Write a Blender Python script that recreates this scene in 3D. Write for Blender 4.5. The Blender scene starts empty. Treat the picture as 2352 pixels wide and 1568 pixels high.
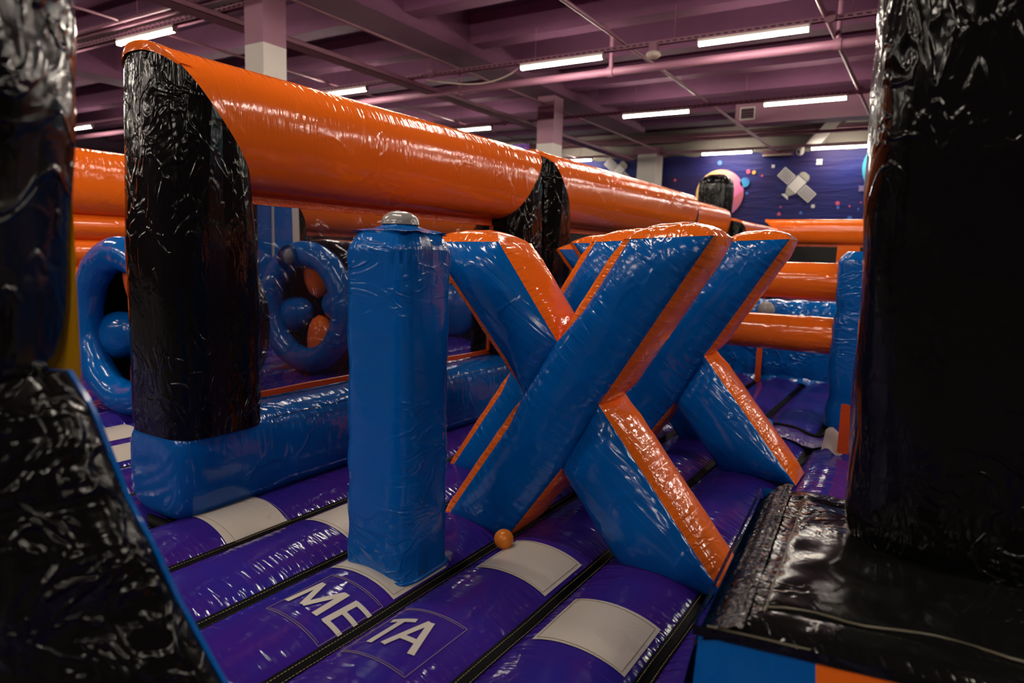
import bpy, math, random
import numpy as np
from mathutils import Vector, Matrix, noise as mnoise
random.seed(7)
PI = math.pi
scene = bpy.context.scene
COL = scene.collection

# ------------------------------------------------------------------ camera, world, exposure
CAM_Z = 1.15
F_PX, PITCH, ROLL, YAW = 1564.0, math.radians(7.35), math.radians(1.75), math.radians(31.75)
cy, sy = math.cos(YAW), math.sin(YAW)
fwd = Vector((-sy*math.cos(PITCH), cy*math.cos(PITCH), -math.sin(PITCH)))
rgt = Vector((cy, sy, 0)); upv = rgt.cross(fwd)
r2 = rgt*math.cos(ROLL) + upv*math.sin(ROLL)
u2 = -rgt*math.sin(ROLL) + upv*math.cos(ROLL)
cam_d = bpy.data.cameras.new('camera'); cam = bpy.data.objects.new('camera', cam_d); COL.objects.link(cam)
M = Matrix((r2, u2, -fwd)).transposed().to_4x4(); M.translation = Vector((0, 0, CAM_Z)); cam.matrix_world = M
cam_d.sensor_width = 36.0; cam_d.lens = F_PX/2352*36.0; cam_d.clip_start = 0.02; cam_d.clip_end = 200
cam_d.dof.use_dof = True; cam_d.dof.focus_distance = 2.9; cam_d.dof.aperture_fstop = 2.3
scene.camera = cam
w = bpy.data.worlds.new('world'); scene.world = w; w.use_nodes = True
w.node_tree.nodes['Background'].inputs[0].default_value = (0.5, 0.35, 0.45, 1)
w.node_tree.nodes['Background'].inputs[1].default_value = 0.0
scene.view_settings.view_transform = 'Standard'; scene.view_settings.look = 'None'
scene.view_settings.gamma = 1.0; scene.view_settings.use_curve_mapping = False
scene.view_settings.exposure = 0.35
LAMP_STRENGTH = 95.0

# ------------------------------------------------------------------ materials
def new_mat(name):
    m = bpy.data.materials.new(name); m.use_nodes = True
    nt = m.node_tree; return m, nt, nt.nodes['Principled BSDF']
def link(nt, a, b): nt.links.new(a, b)
def math_node(nt, op, a, b=None, c=None, clamp=False):
    n = nt.nodes.new('ShaderNodeMath'); n.operation = op; n.use_clamp = clamp
    for i, v in enumerate((a, b, c)):
        if v is None: continue
        if isinstance(v, (int, float)): n.inputs[i].default_value = v
        else: link(nt, v, n.inputs[i])
    return n.outputs[0]
def noise_tex(nt, vec, scale, detail=2.0, dist=0.0, rough=0.5):
    n = nt.nodes.new('ShaderNodeTexNoise'); n.inputs['Scale'].default_value = scale
    n.inputs['Detail'].default_value = detail; n.inputs['Distortion'].default_value = dist
    n.inputs['Roughness'].default_value = rough
    link(nt, vec, n.inputs['Vector']); return n.outputs['Fac']
def mapping(nt, vec, sc):
    n = nt.nodes.new('ShaderNodeMapping'); n.inputs['Scale'].default_value = sc
    link(nt, vec, n.inputs['Vector']); return n.outputs['Vector']
def plain(name, col, rough=0.6, metal=0.0, bump=0.0, bscale=20.0, var=0.0, spec=0.5):
    m, nt, p = new_mat(name); p.inputs['Specular IOR Level'].default_value = spec
    p.inputs['Base Color'].default_value = (*col, 1); p.inputs['Roughness'].default_value = rough
    p.inputs['Metallic'].default_value = metal
    if bump or var:
        tc = nt.nodes.new('ShaderNodeTexCoord'); f = noise_tex(nt, tc.outputs['Object'], bscale, 4)
        if bump:
            b = nt.nodes.new('ShaderNodeBump'); b.inputs['Distance'].default_value = bump
            link(nt, f, b.inputs['Height']); link(nt, b.outputs[0], p.inputs['Normal'])
        if var:
            f2 = noise_tex(nt, tc.outputs['Object'], bscale*0.12, 5)
            mx = nt.nodes.new('ShaderNodeMix'); mx.data_type = 'RGBA'
            link(nt, f2, mx.inputs[0])
            mx.inputs[6].default_value = (*[c*(1-var) for c in col], 1); mx.inputs[7].default_value = (*[min(1, c*(1+var)) for c in col], 1)
            link(nt, mx.outputs[2], p.inputs['Base Color'])
    return m
def vinyl(name, col, rough=0.2, crease=0.003, cscale=2.6, crinkle=0.0008, kscale=16.0, pucker=0.004, pfreq=45.0,
          pdecay=16.0, col2=None, stretch=(1, 1, 1), spec=0.5, scuff=0.0):
    """glossy tarpaulin: soft creases, fine crinkle and puckers that run out from the sewn edges (UV.x = distance to the seam)"""
    m, nt, p = new_mat(name)
    p.inputs['Roughness'].default_value = rough; p.inputs['Specular IOR Level'].default_value = spec
    tc = nt.nodes.new('ShaderNodeTexCoord'); oc = tc.outputs['Object']
    ov = mapping(nt, oc, stretch)
    if col2:
        f = noise_tex(nt, oc, 2.3, 3)
        mx = nt.nodes.new('ShaderNodeMix'); mx.data_type = 'RGBA'
        mx.inputs[6].default_value = (*col, 1); mx.inputs[7].default_value = (*col2, 1)
        f = math_node(nt, 'MULTIPLY_ADD', f, 3.0, -1.0, True)
        link(nt, f, mx.inputs[0]); link(nt, mx.outputs[2], p.inputs['Base Color'])
    else:
        p.inputs['Base Color'].default_value = (*col, 1)
    # roughness wear
    rn = noise_tex(nt, oc, 5.0, 4, 0.5)
    rr = math_node(nt, 'MULTIPLY_ADD', rn, rough*0.9, rough*0.55)
    link(nt, rr, p.inputs['Roughness'])
    # creases: thin ridges along noise iso-lines, broken up by a mask
    n1 = noise_tex(nt, ov, cscale, 2.0, 1.2)
    a = math_node(nt, 'ABSOLUTE', math_node(nt, 'SUBTRACT', n1, 0.5))
    mr = nt.nodes.new('ShaderNodeMapRange'); mr.interpolation_type = 'SMOOTHSTEP'
    link(nt, a, mr.inputs[0]); mr.inputs[1].default_value = 0.0; mr.inputs[2].default_value = 0.07
    mr.inputs[3].default_value = 1.0; mr.inputs[4].default_value = 0.0
    mk = noise_tex(nt, oc, 1.7, 1.0)
    mk = math_node(nt, 'MULTIPLY_ADD', mk, 3.0, -1.1, True)
    h = math_node(nt, 'MULTIPLY', math_node(nt, 'MULTIPLY', mr.outputs[0], mk), crease)
    n2 = noise_tex(nt, ov, kscale, 2.0, 0.8)
    h = math_node(nt, 'MULTIPLY_ADD', n2, crinkle*2, h)
    n3 = noise_tex(nt, ov, 3.5, 1.0, 0.3)
    h = math_node(nt, 'MULTIPLY_ADD', n3, crinkle*5, h)
    if pucker:
        sx = nt.nodes.new('ShaderNodeSeparateXYZ'); link(nt, tc.outputs['UV'], sx.inputs[0])
        cx = nt.nodes.new('ShaderNodeCombineXYZ')
        link(nt, math_node(nt, 'MULTIPLY', sx.outputs[0], 5.0), cx.inputs[0])
        link(nt, math_node(nt, 'MULTIPLY', sx.outputs[1], pfreq), cx.inputs[1])
        n4 = noise_tex(nt, cx.outputs[0], 1.0, 1.5, 0.4)
        fall = math_node(nt, 'POWER', 2.718, math_node(nt, 'MULTIPLY', sx.outputs[0], -pdecay))
        h = math_node(nt, 'MULTIPLY_ADD', math_node(nt, 'MULTIPLY', n4, fall), pucker, h)
    b = nt.nodes.new('ShaderNodeBump'); b.inputs['Strength'].default_value = 1.0; b.inputs['Distance'].default_value = 1.0
    link(nt, h, b.inputs['Height']); link(nt, b.outputs[0], p.inputs['Normal'])
    return m
def emit(name, col, strength):
    m, nt, p = new_mat(name); p.inputs['Base Color'].default_value = (0.8, 0.8, 0.8, 1)
    p.inputs['Emission Color'].default_value = (*col, 1); p.inputs['Emission Strength'].default_value = strength
    return m

ORANGE = (0.90, 0.155, 0.010); BLUE = (0.0, 0.105, 0.42); PURPLE = (0.050, 0.012, 0.215); PURPLE2 = (0.022, 0.016, 0.24)
BLACK = (0.0035, 0.0032, 0.003)
m_orange = vinyl('orange_vinyl', ORANGE, 0.13, 0.0026, 3.0, 0.0005, 14, 0.018, 38, 9)
m_orange_side = vinyl('orange_side_vinyl', ORANGE, 0.12, 0.0022, 5.0, 0.0009, 16, 0.007, 38, 18)
m_blue = vinyl('blue_vinyl', BLUE, 0.14, 0.003, 3.2, 0.0006, 12, 0.014, 30, 15)
m_blue_post = vinyl('blue_wrinkled_vinyl', BLUE, 0.17, 0.0045, 4.0, 0.0008, 10, 0.014, 26, 16, stretch=(1, 1, 2.2))
m_purple = vinyl('purple_vinyl', PURPLE, 0.10, 0.0020, 3.0, 0.0004, 12, 0.020, 36, 14, col2=PURPLE2)
m_black = vinyl('black_vinyl', BLACK, 0.12, 0.0045, 6.0, 0.0011, 17, 0.010, 26, 5, spec=0.30, stretch=(1.4, 1.4, 0.8))
m_black_near = vinyl('black_crumpled_vinyl', BLACK, 0.15, 0.007, 8.0, 0.0018, 15, 0.006, 30, 6, spec=0.33)
m_black_lid = vinyl('black_lid_vinyl', (0.005, 0.005, 0.005), 0.15, 0.003, 9.0, 0.0005, 18, 0.004, 60, 18, spec=0.28)
m_black_crisp = vinyl('black_puckered_strip', BLACK, 0.16, 0.003, 14.0, 0.0030, 55, 0.014, 120, 9, spec=0.8)
m_seam = plain('black_seam_webbing', (0.003, 0.003, 0.003), 0.6, bump=0.0006, bscale=300, spec=0.12)
m_stitch = plain('tan_thread', (0.33, 0.25, 0.14), 0.7)
m_stitch_p = plain('grey_purple_thread', (0.20, 0.13, 0.22), 0.6)
m_patch = vinyl('white_vinyl_patch', (0.60, 0.54, 0.47), 0.32, 0.0006, 5, 0.0004, 18, 0.0022, 40, 22)
m_yellow = plain('yellow_webbing', (0.62, 0.30, 0.004), 0.45, bump=0.0005, bscale=120)
m_orange_trim = vinyl('orange_trim_tape', (0.72, 0.085, 0.006), 0.3, 0.001, 9, 0.0016, 40, 0.0)
m_grey = plain('grey_dome_plastic', (0.30, 0.28, 0.27), 0.18, bump=0.002, bscale=14)
m_ball_o = plain('orange_ball_plastic', (0.75, 0.20, 0.01), 0.32)
m_ball_b = plain('blue_ball_plastic', (0.0, 0.17, 0.62), 0.3)
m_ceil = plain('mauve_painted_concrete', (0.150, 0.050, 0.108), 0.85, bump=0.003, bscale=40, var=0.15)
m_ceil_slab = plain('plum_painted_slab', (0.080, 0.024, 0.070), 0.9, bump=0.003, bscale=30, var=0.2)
m_metal_p = plain('mauve_painted_steel', (0.29, 0.125, 0.185), 0.5, bump=0.001, bscale=60)
m_pipe_d = plain('dark_mauve_steel', (0.20, 0.08, 0.11), 0.5)
m_white_wall = plain('white_plaster', (0.62, 0.58, 0.53), 0.85, bump=0.002, bscale=50, var=0.06)
m_concrete = plain('grey_concrete', (0.20, 0.175, 0.15), 0.9, bump=0.004, bscale=30, var=0.15)
m_dark = plain('dark_slot', (0.02, 0.008, 0.014), 0.8)
m_floor = plain('dark_concrete_floor', (0.06, 0.05, 0.06), 0.8, bump=0.003, bscale=20, var=0.2)
m_wall_plum = plain('plum_wall_paint', (0.05, 0.025, 0.05), 0.9, bump=0.002, bscale=20, var=0.1)
m_cable = plain('cream_cable', (0.55, 0.45, 0.38), 0.5)
m_lamp = emit('led_diffuser', (1.0, 0.90, 0.76), LAMP_STRENGTH)
m_body_w = plain('white_lamp_housing', (0.6, 0.55, 0.5), 0.5)
m_net = plain('black_net', (0.006, 0.006, 0.007), 0.7)

def film_mat():
    m, nt, p = new_mat('clear_pvc_window')
    out = nt.nodes['Material Output']; nt.nodes.remove(p)
    tr = nt.nodes.new('ShaderNodeBsdfTransparent'); tr.inputs[0].default_value = (0.48, 0.48, 0.52, 1)
    gl = nt.nodes.new('ShaderNodeBsdfGlossy'); gl.inputs['Roughness'].default_value = 0.14; gl.inputs[0].default_value = (0.55, 0.55, 0.6, 1)
    df = nt.nodes.new('ShaderNodeBsdfDiffuse'); df.inputs[0].default_value = (0.10, 0.10, 0.13, 1)
    tc = nt.nodes.new('ShaderNodeTexCoord')
    n1 = noise_tex(nt, tc.outputs['Object'], 3.2, 2.5, 1.4)
    a = math_node(nt, 'ABSOLUTE', math_node(nt, 'SUBTRACT', n1, 0.5))
    mr = nt.nodes.new('ShaderNodeMapRange'); link(nt, a, mr.inputs[0]); mr.inputs[2].default_value = 0.05
    mr.inputs[3].default_value = 0.006; mr.inputs[4].default_value = 0.0
    b = nt.nodes.new('ShaderNodeBump'); b.inputs['Distance'].default_value = 1.0; link(nt, mr.outputs[0], b.inputs['Height'])
    link(nt, b.outputs[0], gl.inputs['Normal'])
    m1 = nt.nodes.new('ShaderNodeMixShader'); m1.inputs[0].default_value = 0.07; link(nt, tr.outputs[0], m1.inputs[1]); link(nt, df.outputs[0], m1.inputs[2])
    m2 = nt.nodes.new('ShaderNodeMixShader'); m2.inputs[0].default_value = 0.07; link(nt, m1.outputs[0], m2.inputs[1]); link(nt, gl.outputs[0], m2.inputs[2])
    link(nt, m2.outputs[0], out.inputs[0]); return m
m_film = film_mat()
def bubble_mat():
    m, nt, p = new_mat('clear_bubble_plastic')
    out = nt.nodes['Material Output']; nt.nodes.remove(p)
    tr = nt.nodes.new('ShaderNodeBsdfTransparent'); tr.inputs[0].default_value = (0.75, 0.75, 0.78, 1)
    gl = nt.nodes.new('ShaderNodeBsdfGlossy'); gl.inputs['Roughness'].default_value = 0.1
    lw = nt.nodes.new('ShaderNodeFresnel'); lw.inputs[0].default_value = 1.35
    mx = nt.nodes.new('ShaderNodeMixShader'); link(nt, lw.outputs[0], mx.inputs[0]); link(nt, tr.outputs[0], mx.inputs[1]); link(nt, gl.outputs[0], mx.inputs[2])
    link(nt, mx.outputs[0], out.inputs[0]); return m
m_bubble = bubble_mat()
def banner_mat():
    m, nt, p = new_mat('printed_space_banner')
    tc = nt.nodes.new('ShaderNodeTexCoord')
    f = noise_tex(nt, mapping(nt, tc.outputs['Object'], (0.35, 1, 0.6)), 1.0, 3, 0.5)
    mx = nt.nodes.new('ShaderNodeMix'); mx.data_type = 'RGBA'
    link(nt, math_node(nt, 'MULTIPLY_ADD', f, 2.2, -0.6, True), mx.inputs[0])
    mx.inputs[6].default_value = (0.028, 0.014, 0.048, 1); mx.inputs[7].default_value = (0.014, 0.022, 0.150, 1)
    link(nt, mx.outputs[2], p.inputs['Base Color']); p.inputs['Roughness'].default_value = 0.5; p.inputs['Specular IOR Level'].default_value = 0.15
    n = noise_tex(nt, mapping(nt, tc.outputs['Object'], (1.2, 1, 7)), 1.0, 2, 0.6)
    b = nt.nodes.new('ShaderNodeBump'); b.inputs['Distance'].default_value = 0.035; link(nt, n, b.inputs['Height']); link(nt, b.outputs[0], p.inputs['Normal'])
    return m
m_banner = banner_mat()
def planet_mat(name, c1, c2, c3, axis=(0.7, 0, 0.7), r=0.7):
    m, nt, p = new_mat(name); p.inputs['Roughness'].default_value = 0.5
    tc = nt.nodes.new('ShaderNodeTexCoord'); vt = nt.nodes.new('ShaderNodeVectorMath'); vt.operation = 'DOT_PRODUCT'
    link(nt, tc.outputs['Object'], vt.inputs[0]); vt.inputs[1].default_value = axis
    f = math_node(nt, 'MULTIPLY_ADD', vt.outputs['Value'], 0.5/r, 0.5, True)
    cr = nt.nodes.new('ShaderNodeValToRGB'); link(nt, f, cr.inputs[0])
    cr.color_ramp.elements[0].color = (*c1, 1); cr.color_ramp.elements[1].color = (*c3, 1)
    e = cr.color_ramp.elements.new(0.62); e.color = (*c2, 1)
    link(nt, cr.outputs[0], p.inputs['Base Color']); return m

# ------------------------------------------------------------------ mesh helpers
class MB:
    def __init__(s): s.v = []; s.f = []; s.uv = []
    def grid(s, P, UV=None, wrap=False, flip=False):
        P = np.asarray(P, float); nu, nv = P.shape[:2]; o = len(s.v)
        s.v += [tuple(p) for p in P.reshape(-1, 3)]
        if UV is None: s.uv += [(1.0, 0.0)]*(nu*nv)
        else: s.uv += [tuple(q) for q in np.asarray(UV, float).reshape(-1, 2)]
        for i in range(nu if wrap else nu-1):
            i2 = (i+1) % nu
            for j in range(nv-1):
                q = (o+i*nv+j, o+i2*nv+j, o+i2*nv+j+1, o+i*nv+j+1)
                s.f.append(q[::-1] if flip else q)
        return s
    def poly(s, pts, uv=(1.0, 0.0)):
        o = len(s.v); s.v += [tuple(p) for p in pts]; s.uv += [uv]*len(pts); s.f.append(tuple(range(o, o+len(pts)))); return s
    def box(s, a, b):
        (x0, y0, z0), (x1, y1, z1) = a, b; o = len(s.v)
        s.v += [(x0,y0,z0),(x1,y0,z0),(x1,y1,z0),(x0,y1,z0),(x0,y0,z1),(x1,y0,z1),(x1,y1,z1),(x0,y1,z1)]; s.uv += [(1.0, 0.0)]*8
        s.f += [tuple(o+i for i in q) for q in ((3,2,1,0),(4,5,6,7),(0,1,5,4),(1,2,6,5),(2,3,7,6),(3,0,4,7))]; return s
    def tube(s, pts, r, k=10, cap=True):
        pts = [Vector(p) for p in pts]; rings = []; n = len(pts)
        for i, p in enumerate(pts):
            t = (pts[min(i+1, n-1)] - pts[max(i-1, 0)]).normalized()
            a = Vector((0, 0, 1)) if abs(t.z) < 0.9 else Vector((1, 0, 0))
            e1 = t.cross(a).normalized(); e2 = t.cross(e1).normalized()
            rr = r[i] if isinstance(r, (list, tuple)) else r
            rings.append([p + e1*(rr*math.cos(2*PI*j/k)) + e2*(rr*math.sin(2*PI*j/k)) for j in range(k)])
        P = np.array([[tuple(rings[i][j]) for i in range(n)] for j in range(k)])
        s.grid(P, None, wrap=True)
        if cap: s.poly([tuple(q) for q in rings[0]]); s.poly([tuple(q) for q in rings[-1]][::-1])
        return s
    def ellipsoid(s, c, r, k=20, l=12, t0=0.0, t1=PI):
        P = []
        for j in range(k):
            a = 2*PI*j/k
            P.append([(c[0]+r[0]*math.sin(t)*math.cos(a), c[1]+r[1]*math.sin(t)*math.sin(a), c[2]+r[2]*math.cos(t)) for t in np.linspace(t0, t1, l)])
        return s.grid(P, None, wrap=True)
    def build(s, name, mat, parent=None, smooth=True):
        me = bpy.data.meshes.new(name); me.from_pydata(s.v, [], s.f); me.update()
        uvl = me.uv_layers.new(name='UVMap'); idx = np.zeros(len(me.loops), dtype=np.int32); me.loops.foreach_get('vertex_index', idx)
        uvl.data.foreach_set('uv', np.asarray(s.uv, dtype=np.float32)[idx].ravel())
        me.materials.append(mat)
        import bmesh
        bm = bmesh.new(); bm.from_mesh(me); bmesh.ops.remove_doubles(bm, verts=bm.verts, dist=1e-5); bmesh.ops.recalc_face_normals(bm, faces=bm.faces); bm.to_mesh(me); bm.free()
        if smooth:
            me.polygons.foreach_set('use_smooth', [True]*len(me.polygons))
            try: me.set_sharp_from_angle(angle=math.radians(50))
            except Exception: pass
        o = bpy.data.objects.new(name, me); COL.objects.link(o)
        if parent: o.parent = parent
        return o
def tag(o, label=None, cat=None, group=None, kind=None):
    if label: o['label'] = label
    if cat: o['category'] = cat
    if group: o['group'] = group
    if kind: o['kind'] = kind
    return o
def thing(name, label, cat, loc=(0, 0, 0), rz=0.0, group=None):
    o = bpy.data.objects.new(name, None); COL.objects.link(o); o.location = loc; o.rotation_euler = (0, 0, rz); o.empty_display_size = 0.1
    return tag(o, label, cat, group)
def dup(root, loc, rz=0.0, label=None):
    r = root.copy(); COL.objects.link(r); r.location = loc; r.rotation_euler = (0, 0, rz)
    if label: r['label'] = label
    for ch in list(root.children):
        c = ch.copy(); COL.objects.link(c); c.parent = r
        for g in list(ch.children):
            d = g.copy(); COL.objects.link(d); d.parent = c
    return r
def sup(t, a, b, n):
    c, s_ = math.cos(t), math.sin(t)
    return a*math.copysign(abs(c)**(2/n), c), b*math.copysign(abs(s_)**(2/n), s_)
def nz(x, y, z, s=1.0): return mnoise.noise(Vector((x*s, y*s, z*s)))
def boxo(name, a, b, mat, parent=None): return MB().box(a, b).build(name, mat, parent, smooth=False)

# ================================================================== THE ROOM
XL, XR, YF, YB, ZC = -26.0, 9.0, -10.0, 22.0, 5.25
def struct(o): return tag(o, kind='structure')
struct(boxo('floor', (XL, YF, -0.36), (XR, YB, -0.31), m_floor))
struct(boxo('wall_back', (XL, YB, -0.31), (XR, YB+0.2, 5.6), m_concrete))
struct(boxo('wall_left', (XL-0.2, YF, -0.31), (XL, YB, 5.6), m_wall_plum))
struct(boxo('wall_right', (XR, YF, -0.31), (XR+0.2, YB, 5.6), m_wall_plum))
struct(boxo('wall_front', (XL, YF-0.2, -0.31), (XR, YF, 5.6), m_wall_plum))
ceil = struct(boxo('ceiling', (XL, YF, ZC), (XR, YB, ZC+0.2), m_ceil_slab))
# concrete ribs across the hall, tapered double-tee stems
y = -9.2
while y < 18.0:
    mb = MB()
    for (xa, xb) in ((XL, -8.05), (-7.35, 0.55), (1.25, XR)):
        P = [[(xa, y-0.26, ZC), (xb, y-0.26, ZC)], [(xa, y-0.17, 4.78), (xb, y-0.17, 4.78)], [(xa, y+0.17, 4.78), (xb, y+0.17, 4.78)], [(xa, y+0.26, ZC), (xb, y+0.26, ZC)]]
        mb.grid(P)
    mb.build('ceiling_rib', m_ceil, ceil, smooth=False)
    y += 1.78
for gx in (-16.1, -8.05, 0.55):
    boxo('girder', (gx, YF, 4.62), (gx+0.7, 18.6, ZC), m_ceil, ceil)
boxo('girder', (XL, 18.3, 4.75), (XR, 18.9, ZC), m_ceil_slab, ceil)
for k, zz in enumerate((5.02, 4.93, 4.82)):
    MB().tube([(XL, 21.7-0.18*k, zz), (XR, 21.7-0.18*k, zz)], 0.05, 8).build('wall_pipe', m_pipe_d, ceil)

def pillar(x, y, s, zp, label, cap=False):
    t = thing('concrete_pillar', label, 'pillar', (x, y, -0.31))
    boxo('white_shaft', (-s/2, -s/2, 0), (s/2, s/2, zp+0.31), m_white_wall, t)
    boxo('painted_shaft', (-s/2, -s/2, zp+0.31), (s/2, s/2, 4.62+0.31), m_metal_p, t)
    if cap: boxo('capital', (-s/2-0.1, -s/2-0.1, 4.40+0.31), (s/2+0.1, s/2+0.1, 4.62+0.31), m_metal_p, t)
pillar(-7.66, 6.10, 0.36, 3.70, 'square pillar rising behind the big orange beam, white below mauve')
pillar(-7.70, 13.78, 0.42, 3.60, 'square pillar with mauve top behind the joint of two orange beams')
pillar(-8.20, 21.35, 0.62, 4.40, 'square white pillar in front of the space banner', True)

# ------------------------------------------------------------------ lamps on their perforated channels
def make_lamp(label, group):
    t = thing('tube_light', label, 'light', (0, 0, 0), 0, group)
    mb = MB(); mb.box((0, -0.035, 0.03), (1.5, 0.035, 0.075)); mb.build('housing', m_body_w, t, smooth=False)
    P = []
    prof = [(-0.037, 0.03), (-0.037, 0.005), (-0.024, -0.012), (0.0, -0.017), (0.024, -0.012), (0.037, 0.005), (0.037, 0.03)]
    mb = MB(); mb.grid([[(xx, q[0], q[1]) for xx in (0.02, 1.48)] for q in prof])
    mb.poly([(0.02, *q) for q in prof]); mb.poly([(1.48, *q) for q in prof][::-1])
    mb.build('diffuser', m_lamp, t)
    for xx in (0.0, 1.48):
        boxo('end_cap', (xx, -0.04, -0.019), (xx+0.02, 0.04, 0.078), m_body_w, t)
    return t
ROWS = [-6.6, -2.4, 1.9, 6.15, 10.07, 14.42, 21.25]
XS = [-21.3, -18.0, -14.2, -11.2, -6.22, -3.24, 1.8, 4.8]
LZ = 4.2
def lamp_z(ri): return 4.335 if ri == 6 else LZ
def lamp_x(ri, xx): return xx*1.045 if ri == 6 else xx
lab = {(3, 3): 'LED tube light glowing above the black post of the orange gate',
       (4, 0): 'small LED tube light far left between the two black posts',
       (4, 3): 'LED tube light just above the middle of the orange beam',
       (4, 4): 'LED tube light on slotted channel above the far pillar',
       (4, 5): 'largest LED tube light, upper right by the black column',
       (5, 3): 'LED tube light low behind the orange beam, left of the far pillar',
       (5, 4): 'LED tube light crossing above the white pillar by the banner',
       (5, 5): 'LED tube light in front of the duct with a vent',
       (6, 3): 'LED tube light beside the joint of the two orange beams',
       (6, 4): 'LED tube light in front of the banner above the pink planet',
       (6, 5): 'LED tube light in front of the banner above the satellite and white star'}
first = None
for ri, yy in enumerate(ROWS):
    for ci, xx in enumerate(XS):
        l = lab.get((ri, ci), 'LED tube light of the ceiling grid outside the picture')
        if first is None:
            first = make_lamp(l, 'tube lights hanging under the ceiling'); first.location = (lamp_x(ri, xx), yy, lamp_z(ri))
        else:
            dup(first, (lamp_x(ri, xx), yy, lamp_z(ri)), 0, l)
chl = {3: 'perforated steel channel carrying the light above the black post', 4: 'perforated steel channel carrying the upper row of lights',
       5: 'steel channel carrying the middle row of lights', 6: 'thin steel channel carrying the lights in front of the banner'}
for ri, yy in enumerate(ROWS):
    t = thing('light_channel', chl.get(ri, 'perforated steel channel outside the picture'), 'channel', (0, yy, lamp_z(ri)+0.078), 0, 'channels carrying the tube lights')
    mb = MB(); mb.box((XL+0.1, -0.04, 0.055), (XR-0.1, 0.04, 0.06)); mb.box((XL+0.1, -0.04, 0), (XR-0.1, -0.035, 0.055)); mb.box((XL+0.1, 0.035, 0), (XR-0.1, 0.04, 0.055))
    mb.build('channel_web', m_metal_p, t, smooth=False)
    if ri in (3, 4, 5):
        mb = MB(); xx = -14.0
        while xx < 2.0:
            mb.box((xx, -0.0425, 0.018), (xx+0.062, -0.0399, 0.036)); xx += 0.105
        tag(mb.build('slot', m_dark, t, smooth=False), kind='stuff')
    xx = -13.0
    while xx < 3:
        MB().tube([(xx, 0, 0.06), (xx, 0, 4.8-LZ-0.06)], 0.006, 6).build('hanger_rod', m_metal_p, t); xx += 2.35
    for bx in ((-8.08, -1.5) if ri == 4 else (-1.53, -9.3) if ri == 5 else (-8.9,) if ri == 3 else ()):
        MB().tube([(bx, -0.10, 0.03), (bx, -0.04, 0.03)], 0.075, 20).build('junction_box', m_metal_p, t)
# sprinkler pipe and other services
t = thing('sprinkler_pipe', 'thick mauve pipe running below the upper row of lights', 'pipe', (0, 10.87, 4.2))
MB().tube([(XL+0.1, 0, 0), (XR-0.1, 0, 0)], 0.065, 14).build('pipe_run', m_metal_p, t)
for xx in (-8.1, -4.95, -1.5):
    MB().tube([(xx, 0, 0.06), (xx, 0, 0.58)], 0.035, 10).build('drop_pipe', m_metal_p, t)
    MB().tube([(xx-0.05, 0, 0), (xx+0.05, 0, 0)], 0.085, 12).build('clamp', m_metal_p, t)
for xx, r, z, l in ((-4.36, 0.03, 4.36, 'thin mauve pipe running to the back past the ceiling detector'), (-1.56, 0.035, 4.34, 'thin mauve pipe at the upper right beside the black column'),
                 (-7.75, 0.028, 4.46, 'dark thin pipe running to the back left of the far pillar'), (-9.35, 0.022, 4.40, 'thin pipe left of the cable tray'), (-10.8, 0.02, 4.45, 'thin pipe far left running to the back')):
    tag(MB().tube([(xx, -8, z), (xx, 21.6, z)], r, 8).build('ceiling_pipe', m_pipe_d if xx < -5 else m_metal_p), l, 'pipe', 'thin pipes under the ceiling')
t = thing('cable_tray', 'long mauve cable tray crossing diagonally under the ceiling to the back', 'cable tray', (-8.68, 0, 4.18))
for a, b in (((-0.14, -8, 0), (0.14, 20.8, 0.008)), ((-0.14, -8, 0), (-0.13, 20.8, 0.07)), ((0.13, -8, 0), (0.14, 20.8, 0.07))):
    boxo('tray_sheet', a, b, m_metal_p, t)
MB().tube([(0.03, -8, 0.09), (0.03, 20.8, 0.09)], 0.03, 8).build('cable_bundle', m_pipe_d, t)
t = thing('cable_trunking', 'wide perforated trunking with conduit at upper left', 'trunking', (0, 6.42, 4.42))
boxo('trunk_sheet', (XL+0.1, -0.11, 0), (-5, 0.11, 0.09), m_metal_p, t)
MB().tube([(XL+0.1, -0.45, 0.02), (-6.9, -0.45, 0.02)], 0.03, 8).build('conduit', m_metal_p, t)
boxo('conduit_shelf', (XL+0.1, -0.36, -0.03), (-6.9, -0.24, 0.03), m_metal_p, t)
mb = MB(); xx = -14.0
while xx < -5.2:
    mb.box((xx, -0.113, 0.02), (xx+0.05, -0.11, 0.035)); mb.box((xx+0.05, -0.113, 0.055), (xx+0.1, -0.11, 0.07)); xx += 0.13
tag(mb.build('perforation', m_dark, t, smooth=False), kind='stuff')
# looped cable feeding a lamp
pts = [(-6.25+(-1.95)*s, 10.05, 4.22-0.20*math.sin(PI*s**0.8)*(1-0.3*s)) for s in np.linspace(0, 1, 16)]
tag(MB().tube(pts, 0.012, 6).build('cable_loop', m_cable), 'cream cable sagging from the lamp above the far pillar', 'cable')
t = thing('ceiling_detector', 'round cream detector hanging from the slotted channel', 'detector', (-3.87, 9.97, 4.12))
MB().ellipsoid((0, 0, 0), (0.11, 0.11, 0.06), 20, 10).build('detector_body', m_cable, t)
boxo('detector_bracket', (-0.06, -0.05, 0.05), (0.06, 0.05, 0.16), m_metal_p, t)
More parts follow.
